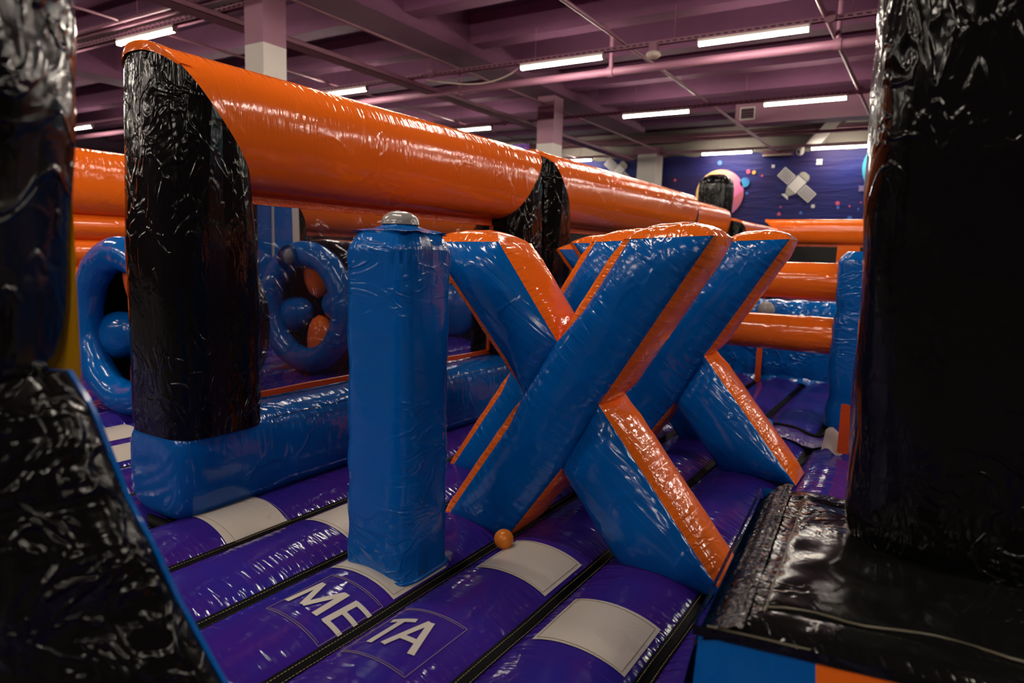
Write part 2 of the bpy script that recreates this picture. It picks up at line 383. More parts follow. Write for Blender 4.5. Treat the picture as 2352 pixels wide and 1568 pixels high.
# duct with vent, wall fittings
t = thing('air_duct', 'boxy mauve duct under the ceiling with a small dark vent', 'duct', (-4.46, 17.0, 4.36))
boxo('duct_body', (0, 0, 0), (8.5, 0.5, 0.46), m_metal_p, t)
g = MB(); g.box((0.11, -0.02, 0.09), (0.46, 0.0, 0.115)); g.box((0.11, -0.02, 0.355), (0.46, 0.0, 0.38)); g.box((0.11, -0.02, 0.115), (0.135, 0.0, 0.355)); g.box((0.435, -0.02, 0.115), (0.46, 0.0, 0.355))
g.build('vent_frame', m_body_w, t, smooth=False)
boxo('vent_dark', (0.135, -0.006, 0.115), (0.435, -0.001, 0.355), m_dark, t)
for k in range(4): boxo('vent_slat', (0.135, -0.015, 0.145+0.06*k), (0.435, -0.006, 0.155+0.06*k), m_pipe_d, t)
t = thing('wall_brace', 'slanted concrete brace above the banner', 'brace', (0, 21.45, 4.46))
MB().grid([[(-3.62, 0, 0), (-3.62, 0.45, 0)], [(-3.22, 0, 0), (-3.22, 0.45, 0)], [(-2.2, 0, 1.2), (-2.2, 0.45, 1.2)], [(-2.6, 0, 1.2), (-2.6, 0.45, 1.2)]], wrap=True).build('brace_beam', m_concrete, t, smooth=False)
MB().poly([(-3.62, 0, 0), (-3.22, 0, 0), (-2.2, 0, 1.2), (-2.6, 0, 1.2)]).build('brace_face', m_white_wall, t, smooth=False)
t = thing('wall_heater', 'brown rectangular heater box above the banner', 'heater', (-4.78, 21.6, 4.25))
boxo('heater_body', (0, 0, 0), (0.82, 0.25, 0.17), m_pipe_d, t); boxo('heater_lip', (0, -0.03, 0), (0.82, 0, 0.04), m_cable, t)
t = thing('security_camera', 'white dome security camera above the banner', 'camera', (-3.72, 21.5, 4.33))
MB().ellipsoid((0, 0, 0), (0.11, 0.11, 0.13), 16, 10).build('camera_dome', m_body_w, t)
MB().ellipsoid((-0.02, -0.09, -0.03), (0.045, 0.04, 0.045), 12, 8).build('camera_lens', m_dark, t)
boxo('camera_mount', (-0.06, 0, 0.05), (0.06, 0.3, 0.15), m_body_w, t)

# ------------------------------------------------------------------ printed space banner on the back wall
ban = thing('space_banner', 'dark blue space banner with planets and satellites on the back wall', 'banner', (0, 21.88, 0))
P = []; NU = 90
for i in range(NU+1):
    xx = -13.5 + 15.5*i/NU; row = []
    for j in range(25):
        zz = 0.0 + 4.40*j/24
        row.append((xx, 0.02*nz(xx*0.8, 0, zz*4)-0.012*abs(math.sin(xx*1.3))*(zz/4.4)**6, zz + (0.035*math.sin(xx*2*PI/1.1) if j == 24 else 0)))
    P.append(row)
MB().grid(P).build('banner_sheet', m_banner, ban)
def disc(cx, cz, r, mat, name, off=-0.05, k=36):
    o = MB().poly([(r*math.cos(2*PI*i/k), 0, r*math.sin(2*PI*i/k)) for i in range(k)]).build(name, mat, ban, smooth=False)
    o.location = (cx, off, cz); return o
m_pl1 = planet_mat('pink_planet_print', (0.85, 0.50, 0.16), (0.80, 0.24, 0.26), (0.55, 0.10, 0.36), axis=(1, 0, -0.35))
m_pl2 = planet_mat('pink_planet_band_print', (0.40, 0.10, 0.10), (0.45, 0.10, 0.14), (0.35, 0.08, 0.25), (0, 0, -1))
disc(-6.05, 3.20, 0.74, m_pl1, 'printed_planet')
band = MB().poly([(0.74*math.cos(a), 0, 0.74*math.sin(a)) for a in np.linspace(-2.0, 0.12, 20)]); band = band.build('planet_shade_print', m_pl2, ban, smooth=False); band.location = (-6.05, -0.055, 3.20)
m_teal = planet_mat('blue_planet_print', (0.05, 0.30, 0.60), (0.03, 0.22, 0.50), (0.02, 0.08, 0.30), r=0.15)
m_teal2 = planet_mat('teal_planet_print', (0.02, 0.30, 0.42), (0.03, 0.35, 0.50), (0.02, 0.20, 0.36), r=0.9)
m_yel = plain('orange_planet_print', (0.80, 0.34, 0.05), 0.5); m_pink = plain('pink_dot_print', (0.65, 0.06, 0.14), 0.5)
m_bdot = plain('blue_dot_print', (0.03, 0.12, 0.45), 0.5); m_whitep = plain('white_print', (0.55, 0.52, 0.50), 0.5); m_violp = plain('violet_print', (0.16, 0.12, 0.27), 0.5); m_cellp = plain('dark_cell_print', (0.035, 0.025, 0.06), 0.5); m_greyp = plain('grey_print', (0.30, 0.28, 0.25), 0.5)
disc(-5.30, 3.53, 0.145, m_teal, 'printed_planet'); disc(-6.82, 2.85, 0.165, m_yel, 'printed_planet'); disc(-1.30, 3.85, 0.80, m_teal2, 'printed_planet')
for (x_, z_, r_, mm) in ((-5.215, 3.85, 0.06, m_pink), (-5.045, 3.82, 0.055, m_yel), (-4.80, 3.71, 0.03, m_pink), (-2.65, 2.87, 0.055, m_pink), (-2.63, 2.75, 0.045, m_bdot), (-4.23, 2.57, 0.05, m_pink),
                         (-3.62, 2.60, 0.045, m_bdot), (-2.30, 2.44, 0.065, m_bdot), (-5.21, 3.20, 0.04, m_bdot), (-4.2, 2.78, 0.025, m_pink), (-2.33, 2.78, 0.025, m_pink), (-2.1, 2.70, 0.03, m_bdot), (-7.15, 2.80, 0.05, m_bdot),
                         (-2.05, 2.88, 0.02, m_pink), (-8.0, 3.4, 0.06, m_pink), (-7.5, 3.66, 0.04, m_pink), (-8.3, 2.6, 0.05, m_bdot), (-6.1, 4.15, 0.07, m_bdot), (-9.1, 3.35, 0.05, m_pink), (-10.5, 3.3, 0.05, m_bdot)):
    disc(x_, z_, r_, mm, 'printed_dot', -0.052, 14)
def star(cx, cz, r, mat):
    o = MB().poly([((r if i % 2 else r*0.62)*math.cos(PI/4*i), 0, (r if i % 2 else r*0.62)*math.sin(PI/4*i)) for i in range(8)]).build('printed_star', mat, ban, smooth=False); o.location = (cx, -0.052, cz)
star(-3.23, 4.05, 0.115, m_whitep); star(-4.50, 3.98, 0.065, m_whitep); star(-2.06, 3.27, 0.115, m_violp); star(-3.30, 2.79, 0.07, m_whitep)
def satellite(cx, cz, s, rot):
    e = bpy.data.objects.new('printed_satellite', None)
    def P2(pts, mat, name, off):
        ca, sa = math.cos(rot), math.sin(rot)
        o = MB().poly([(s*(p[0]*ca-p[1]*sa), 0, s*(p[0]*sa+p[1]*ca)) for p in pts]).build(name, mat, ban, smooth=False); o.location = (cx, off, cz)
    rect = lambda x0, y0, x1, y1: [(x0, y0), (x1, y0), (x1, y1), (x0, y1)]
    P2(rect(-0.16, -0.20, 0.16, 0.22), m_whitep, 'satellite_body_print', -0.053)
    P2([(-0.16, 0.24), (0.16, 0.24), (0.15, 0.34), (0.08, 0.40), (-0.08, 0.40), (-0.15, 0.34)], m_greyp, 'satellite_cap_print', -0.053)
    P2([(-0.16, -0.21), (-0.07, -0.36), (0.07, -0.36), (0.16, -0.21)], m_greyp, 'satellite_nozzle_print', -0.053)
    P2([(-0.06, -0.38), (-0.13, -0.46), (0.13, -0.46), (0.06, -0.38)], m_whitep, 'satellite_dish_print', -0.053)
    for sgn in (-1, 1):
        x0, x1 = sorted((sgn*0.19, sgn*0.60)); P2(rect(x0, -0.16, x1, 0.16), m_whitep, 'satellite_panel_print', -0.053)
        for a in range(6):
            for b in range(5):
                px = x0+0.03+a*0.062; py = -0.135+b*0.057
                P2(rect(px, py, px+0.042, py+0.040), m_cellp, 'panel_cell_print', -0.056)
satellite(-3.80, 3.42, 1.02, -0.72)
satellite(-9.50, 4.0, 0.95, -0.72)

# ================================================================== THE INFLATABLE FLOOR
SEAM0, PITCHX, ZS = -0.605, 0.428, -0.088
def fz(x):
    u = ((x-SEAM0)/PITCHX) % 1.0
    return ZS*(1-(max(0.0, 1-(2*u-1)**2))**0.62)
def make_mat(label, y0, y1, k0, k1, seams=True, stitch=True):
    t = thing('inflatable_mat', label, 'inflatable mat', (0, 0, 0), 0, 'purple inflatable mats')
    ny = max(6, int((y1-y0)/0.12))
    for k in range(k0, k1):
        x0 = SEAM0 - PITCHX*(k+1); mb = MB(); P = []; UV = []
        us = 0.5-0.5*np.cos(np.linspace(0, PI, 25))
        P.append([(x0+0.001, yy, -0.31) for yy in np.linspace(y0, y1, ny)]); UV.append([(0, yy) for yy in np.linspace(y0, y1, ny)])
        for u in us:
            P.append([]); UV.append([])
            for yy in np.linspace(y0, y1, ny):
                e = min(yy-y0, y1-yy); ef = min(1.0, max(0.0, e/0.10))**0.5
                z = ZS*(1-(max(0.0, 1-(2*u-1)**2))**0.62*(0.25+0.75*ef))
                P[-1].append((x0+0.001+(PITCHX-0.002)*u, yy, z)); UV[-1].append((min(u, 1-u)*PITCHX, yy+k*3.7))
        P.append([(x0+PITCHX-0.001, yy, -0.31) for yy in np.linspace(y0, y1, ny)]); UV.append([(0, yy) for yy in np.linspace(y0, y1, ny)])
        mb.grid(P, UV).build('air_tube', m_purple, t)
        if seams:
            sx = x0+PITCHX
            ys = np.linspace(y0, y1, int((y1-y0)/0.06))
            prof = [(a_, max(fz(SEAM0+abs(a_))+0.003, -0.074)) for a_ in (-0.025, -0.019, -0.013, -0.006, 0.0, 0.006, 0.013, 0.019, 0.025)]
            mb = MB().grid([[(sx+a+0.004*nz(yy*3, k, 5), yy, z) for yy in ys] for a, z in prof]); so = mb.build('seam_strip', m_seam, t)
            if stitch:
                mb = MB(); yy = y0+0.01
                while yy < min(y1, 3.4):
                    o_ = 0.004*nz(yy*3, k, 5)
                    for a in (-0.017, 0.017):
                        mb.poly([(sx+a+o_-0.0011, yy, fz(SEAM0+0.017)+0.0045), (sx+a+o_+0.0011, yy, fz(SEAM0+0.017)+0.0045), (sx+a+o_+0.0011, yy+0.008, fz(SEAM0+0.017)+0.0045), (sx+a+o_-0.0011, yy+0.008, fz(SEAM0+0.017)+0.0045)])
                    yy += 0.0125
                tag(mb.build('stitching', m_stitch, so, smooth=False), kind='stuff')
    return t
matA = make_mat('purple tubed floor mat in front with META lettering and white patches', -0.6, 4.78, -2, 9)
matB = make_mat('purple tubed floor mat behind the cross seam, under the orange bars', 4.86, 9.6, -2, 8, True, False)
matC = make_mat('purple tubed floor mat behind the clear window, under the blue rings', -0.6, 9.6, 9, 16, True, False)
def drape(name, x0, x1, y0, y1, mat, parent, lift=0.0025, nx=16, ny=4, rot=0.0, curl=0.0):
    P = []; UV = []
    for i in range(nx+1):
        P.append([]); UV.append([])
        for j in range(ny+1):
            xx = x0+(x1-x0)*i/nx; yy = y0+(y1-y0)*j/ny
            P[-1].append((xx, yy+rot*(xx-x0), fz(xx)+lift)); UV[-1].append((min(i/nx, 1-i/nx)*(x1-x0), yy*1.0))
    return MB().grid(P, UV).build(name, mat, parent)
def stitch_rect(x0, x1, y0, y1, parent, mat, ins=0.012, sides='lrtb', lift=0.004, r=0.0010):
    mb = MB(); a, b, c, d = x0+ins, x1-ins, y0+ins, y1-ins
    if 'b' in sides: mb.tube([(xx, c, fz(xx)+lift) for xx in np.linspace(a, b, 14)], r, 4, False)
    if 't' in sides: mb.tube([(xx, d, fz(xx)+lift) for xx in np.linspace(a, b, 14)], r, 4, False)
    if 'l' in sides: mb.tube([(a, yy, fz(a)+lift) for yy in (c, d)], r, 4, False)
    if 'r' in sides: mb.tube([(b, yy, fz(b)+lift) for yy in (c, d)], r, 4, False)
    return mb.build('patch_stitching', mat, parent)
for x0, x1, y0, y1, rot in ((-2.635, -2.325, 1.665, 1.965, -0.09), (-1.365, -1.070, 1.995, 2.290, 0.02), (-0.955, -0.652, 1.712, 2.012, 0.02), (-1.80, -1.492, 1.685, 1.985, 0.0), (-2.215, -1.93, 1.93, 2.21, -0.02)):
    p = drape('white_patch', x0, x1, y0, y1, m_patch, matA, rot=rot)
    s_ = stitch_rect(x0, x1, y0, y1, p, m_stitch)
for x0, x1, y0, y1 in ((-4.37, -4.09, 2.0, 2.30), (-3.95, -3.66, 1.84, 2.14)):
    drape('white_patch', x0, x1, y0, y1, m_patch, matA)
# META lettering: white appliqué strokes lying on two tubes
def stroke(pts, width, mb):
    (xa, ya), (xb, yb) = pts; n = 8; L = math.hypot(xb-xa, yb-ya); nxv, nyv = -(yb-ya)/L*width/2, (xb-xa)/L*width/2
    P = []
    for s in (-1, -0.33, 0.33, 1):
        P.append([(xa+(xb-xa)*i/n+nxv*s, ya+(yb-ya)*i/n+nyv*s, fz(xa+(xb-xa)*i/n+nxv*s)+0.0035) for i in range(n+1)])
    mb.grid(P)
def letter(name, strokes, wd=0.022):
    mb = MB()
    for s in strokes: stroke(s, wd, mb)
    o = mb.build(name, m_patch, matA, smooth=False); tag(o, 'white letter ' + name[-1].upper() + ' of the word META'); return o
letter('letter_m', [((-1.712, 1.412), (-1.700, 1.562)), ((-1.697, 1.556), (-1.650, 1.424)), ((-1.650, 1.424), (-1.594, 1.560)), ((-1.591, 1.566), (-1.585, 1.414))])
letter('letter_e', [((-1.541, 1.566), (-1.545, 1.416)), ((-1.545, 1.558), (-1.480, 1.562)), ((-1.545, 1.494), (-1.482, 1.497)), ((-1.549, 1.424), (-1.477, 1.429))], 0.020)
letter('letter_t', [((-1.366, 1.535), (-1.284, 1.560)), ((-1.326, 1.546), (-1.334, 1.398))])
letter('letter_a', [((-1.288, 1.408), (-1.240, 1.574)), ((-1.236, 1.574), (-1.186, 1.414)), ((-1.268, 1.466), (-1.208, 1.468))])
for a in ((-1.728, -1.490, 1.345, 1.63), (-1.385, -1.14, 1.335, 1.63)):
    stitch_rect(*a, matA, m_stitch_p, ins=0.0, lift=0.002, r=0.0016, sides='tblr'); stitch_rect(*a, matA, m_stitch_p, ins=0.008, lift=0.002, r=0.0012, sides='tb')
# joint flap across the mats
fl = MB(); P = []; UV = []
for i in range(90):
    xx = -2.4 + 3.0*i/89; P.append([]); UV.append([])
    for j, (dy, dz) in enumerate(((-0.14, 0.012), (-0.09, 0.03), (0.0, 0.028), (0.09, 0.03), (0.14, 0.012))):
        P[-1].append((xx, 4.82+dy-0.12*(xx+1.0)*0.9, max(fz(xx), -0.05)*0.8+dz+0.004*nz(xx*14, dy*20, 2))); UV[-1].append((0.02*j, xx))
fo = fl.grid(P, UV).build('joint_flap', vinyl('purple_flap_vinyl', PURPLE, 0.16, 0.003, 14, 0.004, 40, 0.01, 90, 8), matB)
sx = MB().tube([(-2.4+3.0*i/60, 4.945-0.108*(-1.4+3.0*i/60), max(fz(-2.4+3.0*i/60), -0.05)*0.8+0.030) for i in range(61)], 0.012, 6).build('seam_strip', m_seam, fo)

# ================================================================== BARRIER MODULES (black posts, orange beam, blue base)
def barrier(label, loc, rz, L, zt=1.935, zb=1.395, fill='film', group='inflatable barrier gates', near=True, post=0.45, base=True):
    t = thing('inflatable_gate', label, 'inflatable gate', loc, rz, group)
    hx = 0.222; K = 48; py = post
    th = [2*PI*i/K for i in range(K)]
    def sec(n): return [sup(a, hx, py/2, n) for a in th]
    slope = (zt-zb)/py
    top = sec(2.5)
    zof = [zt - (q[1]+py/2)*slope for q in top]
    # posts
    for end in (0, 1):
        P = []; UV = []
        for i in range(K):
            P.append([]); UV.append([])
            for v in np.linspace(0, 1, 26):
                n = 4.2 + (2.5-4.2)*max(0, (v-0.45)/0.55)**1.2
                qx, qy = sup(th[i], hx, py/2, n)
                if v < 0.04: qx *= 0.985; qy *= 0.985
                z = 0.335 + (zof[i]-0.335)*v
                wob = 0.006*nz(qx*5+end*9, qy*5, z*4)*math.sin(PI*v)
                yy = qy+py/2; yy = yy if not end else L-yy
                P[-1].append((qx*(1+wob*4), yy+wob, z)); UV[-1].append((min(zof[i]-z, 0.4), i*0.035))
        MB().grid(P, UV, wrap=True).build('post', m_black, t)
    # beam
    P = []; UV = []
    for i in range(K):
        a = top[i][1]+py/2; P.append([]); UV.append([])
        for v in np.linspace(0, 1, 40):
            yy = a + (L-2*a)*v; bul = 0.012*math.sin(PI*v)
            zc = (zt+zb)/2; z = zof[i]
            P[-1].append((top[i][0]*(1+bul*2.2), yy, zc+(z-zc)*(1+bul))); UV[-1].append((0.02+0.26*abs(((th[i]+PI/2-0.5+PI) % (2*PI))-PI), yy))
    MB().grid(P, UV, wrap=True).build('beam', m_orange, t)
    # orange cap of the beam lapping over the outer top of the first post
    P = []; UV = []
    for i in range(K):
        da = abs(((th[i]+PI/2+PI) % (2*PI))-PI)
        if da > 0.95: continue
        dr = 0.034*math.cos(da/0.95*PI/2)**0.7; xx, yy, zz = top[i][0]*1.012, top[i][1]+py/2, zof[i]
        P.append([(xx, yy+0.05, zz+0.004), (xx, yy-0.004, zz+0.006), (xx, yy-0.010, zz-dr*0.4), (xx, yy-0.010, zz-dr)]); UV.append([(0.3, 0)]*4)
    MB().grid(P, UV).build('beam_cap', m_orange, t)
    # blue base tube
    if base:
        P = []; UV = []
        hz = 0.225
        for i in range(K):
            P.append([]); UV.append([])
            vs = list(0.16*(1-np.cos(np.linspace(0, PI/2, 8)))) ; ys = vs[:-1]+list(np.linspace(0.16, L-0.16, 28))+[L-q for q in vs[:-1][::-1]]
            for yy in ys:
                e = min(yy, L-yy)/0.16; e = min(1, e); s = (1-(1-e)**3.5)**(1/3.5) if e < 1 else 1
                dq = 0.02 if 0.4 < yy < L-0.4 else 0.0
                qx, qz = sup(th[i], hx-0.004, hz, 3.0 if 0.5 < yy < L-0.5 else 3.6)
                P[-1].append((qx*(0.55+0.45*s), yy, 0.178+qz*(0.4+0.6*s)+0.006*nz(qx*3, yy*2, qz*4))); UV[-1].append((abs(math.sin(th[i])*0.22-0.13)+0.012, yy))
        b = MB().grid(P, UV, wrap=True)
        b.poly([P[i][0] for i in range(K)]); b.poly([P[i][-1] for i in range(K)][::-1])
        bo = b.build('base_tube', m_blue, t)
        for sgn in (1,):
            MB().tube([(hx*0.93, yy, 0.178+hz*0.80) for yy in np.linspace(0.45, L-0.45, 30)], 0.0018, 5).build('seam_line', m_seam, bo)
        MB().tube([(sgn_*(hx+0.005), yy, -0.055) for sgn_, yy in ((1, 0.25), (1, L-0.25))], 0.03, 8).build('base_seam_strip', m_seam, bo)
        MB().tube([(-hx, 0.06, -0.05), (-hx*0.6, 0.0, -0.05), (hx*0.55, 0.0, -0.05), (hx*0.9, 0.05, -0.05), (hx+0.01, 0.25, -0.055)], 0.028, 8).build('base_seam_strip', m_seam, bo)
    zlo, zhi = 0.405, zb+0.01
    if fill == 'film':
        P = [[(0.006*nz(0, yy*3, z*3), yy, z) for z in np.linspace(zlo, zhi, 14)] for yy in np.linspace(0.43, L-0.43, 30)]
        MB().grid(P).build('clear_window', m_film, t)
    elif fill == 'net':
        boxo('net_panel', (-0.004, 0.43, zlo), (0.004, L-0.43, zhi), m_net, t)
    elif fill == 'ribs':
        n = 4
        for k in range(n):
            r = (zhi-zlo)/(2*n); zc = zlo+r*(2*k+1)
            MB().tube([(0, 0.3, zc), (0, L-0.3, zc)], r*1.06, 16).build('wall_tube', m_orange, t)
    # orange trim tape around the opening
    def tape(name, pts, wdt, ax):
        P = []
        for s in (-1, 1):
            P.append([(p[0]+0.012, p[1]+(s*wdt/2 if ax == 'y' else 0), p[2]+(s*wdt/2 if ax == 'z' else 0)) for p in pts])
        for s in (1, -1):
            P.append([(p[0]-0.012, p[1]+(s*wdt/2 if ax == 'y' else 0), p[2]+(s*wdt/2 if ax == 'z' else 0)) for p in pts])
        MB().grid(P, None, wrap=True).build(name, m_orange_trim, t, smooth=False)
    ys = np.linspace(0.42, L-0.42, 24)
    if fill in ('film', 'net'):
        tape('trim_tape', [(0, yy, zb-0.020+0.006*nz(yy*4, 0, 1)) for yy in ys], 0.060, 'z')
        tape('trim_tape', [(0, yy, 0.425+0.003*nz(yy*4, 0, 2)) for yy in ys], 0.028, 'z')
        zs = np.linspace(0.42, zb, 14)
        tape('trim_tape', [(0, L-0.455, z) for z in zs], 0.028, 'y'); tape('trim_tape', [(0, 0.455, z) for z in zs], 0.028, 'y')
    return t
BX = -2.785
g1 = barrier('nearest gate with big orange beam, two black posts and clear window', (BX, 1.595, 0), 0, 3.03)
g2 = barrier('second gate in line, orange beam running away behind the crosses', (BX, 4.66, 0), 0, 3.9, zt=1.95, group='inflatable barrier gates', fill='net')
MB().grid([[(-2.90+0.16*i/6, 4.60+0.012*math.sin(i*3), 1.93+0.03*(j)) for j in range(3)] for i in range(7)]).build('purple_tab', vinyl('tab_vinyl', (0.12, 0.06, 0.35), 0.2, 0.004, 20, 0.004, 50, 0), g1).matrix_parent_inverse = Matrix.Translation((2.785, -1.595, 0))
g3 = barrier('short far gate before the tall black post', (-3.0, 8.72, 0), 0, 2.2, zt=1.95, fill='net')
g4 = barrier('far gate running on behind the tall black post', (-2.86, 11.0, 0), 0, 3.5, zt=1.80, fill='net')
g5 = barrier('farthest orange beam running across below the banner', (-3.1, 14.75, 0), -PI/2, 5.4, zt=2.0, zb=1.52, fill='net')
boxo('orange_divider', (0.01, 1.38, 0.5), (0.05, 1.78, 1.5), m_orange, g5)
# back row seen through the clear window
g6 = barrier('back gate at far left with wall of stacked orange tubes', (-7.15, 0.9, 0), 0, 3.9, zt=2.03, zb=1.40, fill='ribs')
g7 = barrier('back gate seen through the clear window, orange beam and black posts', (-7.15, 5.75, 0), 0, 4.4, zt=2.0, zb=1.36, fill='net')

def column(name, label, loc, hx, hy, z0, z1, mat, n=3.2, lean=(0, 0), K=56, rows=60, amp=0.012, cat='inflatable post', rz=0.0, fl=(7, 2.2), cap=True, flute=0.0):
    t = thing(name, label, cat, (loc[0], loc[1], z0), rz)
    P = []; UV = []
    for i in range(K):
        a = 2*PI*i/K; P.append([]); UV.append([])
        for v in np.linspace(0, 1, rows):
            z = (z1-z0)*v; qx, qy = sup(a, hx, hy, n)
            f = amp*(nz(qx*fl[0], qy*fl[0], z*fl[1])+0.5*nz(qx*15, qy*15, z*6))
            e = 1.0 + flute*math.cos(14*a) - (0.06*(1-v/0.03)**2 if v < 0.03 else 0) - (0.25*((v-0.96)/0.04)**2 if v > 0.96 else 0) - (0.30*((v-0.9)/0.1)**3 if flute and v > 0.9 else 0)
            P[-1].append((qx*e*(1+f/max(hx, .01))+lean[0]*z, qy*e*(1+f/max(hy, .01))+lean[1]*z, z)); UV[-1].append((min(z, z1-z0-z)+0.01, i*0.03))
    mb = MB().grid(P, UV, wrap=True)
    if cap: mb.poly([P[i][-1] for i in range(K)])
    mb.build('shell', mat, t); return t
column('tall_post', 'tall black post standing in front of the pink planet', (-3.44, 12.2), 0.27, 0.25, -0.05, 2.62, m_black, n=3.5, amp=0.008, flute=0.035, K=112)

# ================================================================== THE CROSSES
T = dict(TL0=(-1.94, 1.19), TL1=(-1.547, 1.197), N=(-1.256, .809), TR0=(-1.0, 1.215), TR1=(-.665, 1.233), E=(-1.065, .581), BR1=(-.535, -.055), BR0=(-.926, -.055), S=(-1.213, .30), BL1=(-1.462, -.055), BL0=(-1.825, -.055), W=(-1.398, .578))
XC = -1.23
T = {k: (a-XC, b) for k, (a, b) in T.items()}
DEP = 0.27
SEGL = {k: math.dist(T[k], T[b]) for k, b in (('TR0', 'N'), ('W', 'BL0'), ('TL0', 'W'))}
def poly_at(keys, s):
    n = len(keys)-1; k = min(int(s), n-1); f = s-k; a, b = T[keys[k]], T[keys[k+1]]
    return np.array((a[0]+(b[0]-a[0])*f, a[1]+(b[1]-a[1])*f))
def inset(e): return 0.026*min(1.0, max(0.0, e/0.16))
def face_panel(Lk, Rk, y, sgn, B, name, root, ends=(1, 1)):
    n = len(Lk)-1; nv = 14*n+1; nu = 21; P = []; UV = []
    for i in range(nu):
        u = 0.5-0.5*math.cos(PI*i/(nu-1)); P.append([]); UV.append([])
        for j in range(nv):
            s = n*j/(nv-1); a = poly_at(Lk, s); b = poly_at(Rk, s)
            if Lk[0] == 'TR0': e_ = (1-s)*SEGL['TR0'] if s < 1 else (s-2)*SEGL['W'] if s > 2 else 0.0
            elif Lk[0] == 'TL0': e_ = (1-s)*SEGL['TL0']
            else: e_ = 0.0
            nr = np.array((b[0]-a[0], 0.0)); a = a + nr/np.linalg.norm(nr)*inset(e_)*1.15
            p = a+(b-a)*u; wdt = np.linalg.norm(b-a)
            v = j/(nv-1); du = min(u, 1-u)*wdt; Lh = 0.45*n
            dv = min(v*Lh if ends[0] else 9, (1-v)*Lh if ends[1] else 9)
            bl = B*math.sqrt(max(0, 1-(2*u-1)**2))*(1-math.exp(-dv/0.05))**0.8*min(1.0, wdt/0.33)
            bl += 0.007*nz(p[0]*7+y, p[1]*7, 3)*min(1, du/0.05)
            P[-1].append((p[0], y+sgn*bl, p[1])); UV[-1].append((min(du, dv), p[1]*0.8+p[0]*0.6 + 5*i*0))
    return MB().grid(P, UV).build(name, m_blue, root)
def side_strip(a, b, B, root, top=False):
    a, b = np.array(T[a]), np.array(T[b]); L = np.linalg.norm(b-a); d = (b-a)/L; nrm = np.array((d[1], -d[0]))
    P = []; UV = []
    nw, nt_ = 13, 25
    key = next((k for k in (('TR0', 'N'), ('W', 'BL0'), ('TL0', 'W')) if tuple(T[k[0]]) == tuple(a) and tuple(T[k[1]]) == tuple(b)), None)
    def lip(yy):
        row, uvr = [], []
        for j in range(nt_):
            t_ = j/(nt_-1); p = a+d*L*t_; e = t_*L if key[0] == 'W' else (1-t_)*L
            row.append((p[0]+inset(e)*1.15, yy, p[1])); uvr.append((0.0, t_*L*1.3+a[1]*3))
        P.append(row); UV.append(uvr)
    if key: lip(0.0)
    for i in range(nw):
        w_ = i/(nw-1); P.append([]); UV.append([])
        for j in range(nt_):
            t_ = j/(nt_-1); e = min(t_, 1-t_)*L
            pr = math.sqrt(max(0, 1-(2*w_-1)**2))
            if top: pr *= max(0.0, 1-abs(2*t_-1)**2.4)**0.6
            else: pr *= min(1, (e/0.09))**0.6
            pr = pr*B + 0.003*nz(t_*L*18, w_*4, a[0]*9)*min(1, e/0.03)*(0 if i in (0, nw-1) else 1)
            p = a+d*L*t_+nrm*pr
            P[-1].append((p[0], DEP*w_+(0.008*(1-2*w_) if key else 0), p[1])); UV[-1].append((min(w_, 1-w_)*DEP*0.8 if not top else min(w_, 1-w_)*DEP, t_*L*1.3+a[1]*3))
    if key: lip(DEP)
    return MB().grid(P, UV).build('top_panel' if top else 'side_panel', m_orange_side, root)
def make_cross(label):
    t = thing('inflatable_cross', label, 'inflatable cross', (0, 0, 0), 0, 'blue and orange inflatable crosses')
    for (y, sg, nm) in ((0.0, -1, 'front_panel'), (DEP, 1, 'back_panel')):
        face_panel(['TR0', 'N', 'W', 'BL0'], ['TR1', 'E', 'S', 'BL1'], y, sg, 0.075, nm, t)
        face_panel(['TL0', 'W'], ['TL1', 'N'], y, sg, 0.07, nm, t)
        face_panel(['S', 'BR0'], ['E', 'BR1'], y, sg, 0.07, nm, t)
    for a, b, B, top in (('TL1', 'TL0', 0.055, True), ('TR1', 'TR0', 0.06, True), ('N', 'TL1', 0.03, False), ('TR0', 'N', 0.026, False), ('E', 'TR1', 0.03, False),
                         ('BR1', 'E', 0.03, False), ('S', 'BR0', 0.02, False), ('BL1', 'S', 0.02, False), ('W', 'BL0', 0.028, False), ('TL0', 'W', 0.026, False)):
        side_strip(a, b, B, t, top)
    return t
x1 = make_cross('nearest blue cross with orange edges, standing in the middle'); x1.location = (XC, 2.37, 0)
dup(x1, (XC-0.40, 2.93, 0), 0, 'second cross, mostly hidden behind the nearest cross, shifted left')
dup(x1, (XC+0.0, 3.76, 0.035), 0, 'third cross, its right arm and foot showing right of the nearest cross')
dup(x1, (XC-0.40, 4.33, 0), 0, 'farthest cross, only the tip of one arm showing between the others')

# ================================================================== BLUE POST WITH DOME
t = thing('inflatable_post', 'blue square post with grey dome on top, standing beside the nearest cross', 'inflatable post', (-1.652, 1.885, -0.05))
K = 64; P = []; UV = []; H = 1.265
vs = list(np.linspace(0, 0.9, 60))+list(0.9+0.1*np.sin(np.linspace(0.1, PI/2, 14)))
for i in range(K):
    a = 2*PI*i/K; P.append([]); UV.append([])
    for v in vs:
        qx, qy = sup(a, 0.152, 0.148, 4.4); z = v*H
        e = 1.0
        if v > 0.945: e = 1-0.20*((v-0.945)/0.055)**1.5
        if v < 0.012: e = 1.012
        f = 0.006*nz(qx*5, qy*5, z*9) + 0.004*nz(qx*11, qy*9+3, z*16)
        if v > 0.9: f += 0.006*math.sin(i*1.9+2*nz(i*0.3, 0, 0))*math.sin(PI*min(1, (v-0.9)/0.06))
        P[-1].append((qx*e*(1+f/0.18), qy*e*(1+f/0.18), z)); UV[-1].append((min(abs(z-0.955*H), z)+0.004, i*0.024))
mb = MB().grid(P, UV, wrap=True); mb.poly([P[i][-1] for i in range(K)]); mb.build('shell', m_blue_post, t)
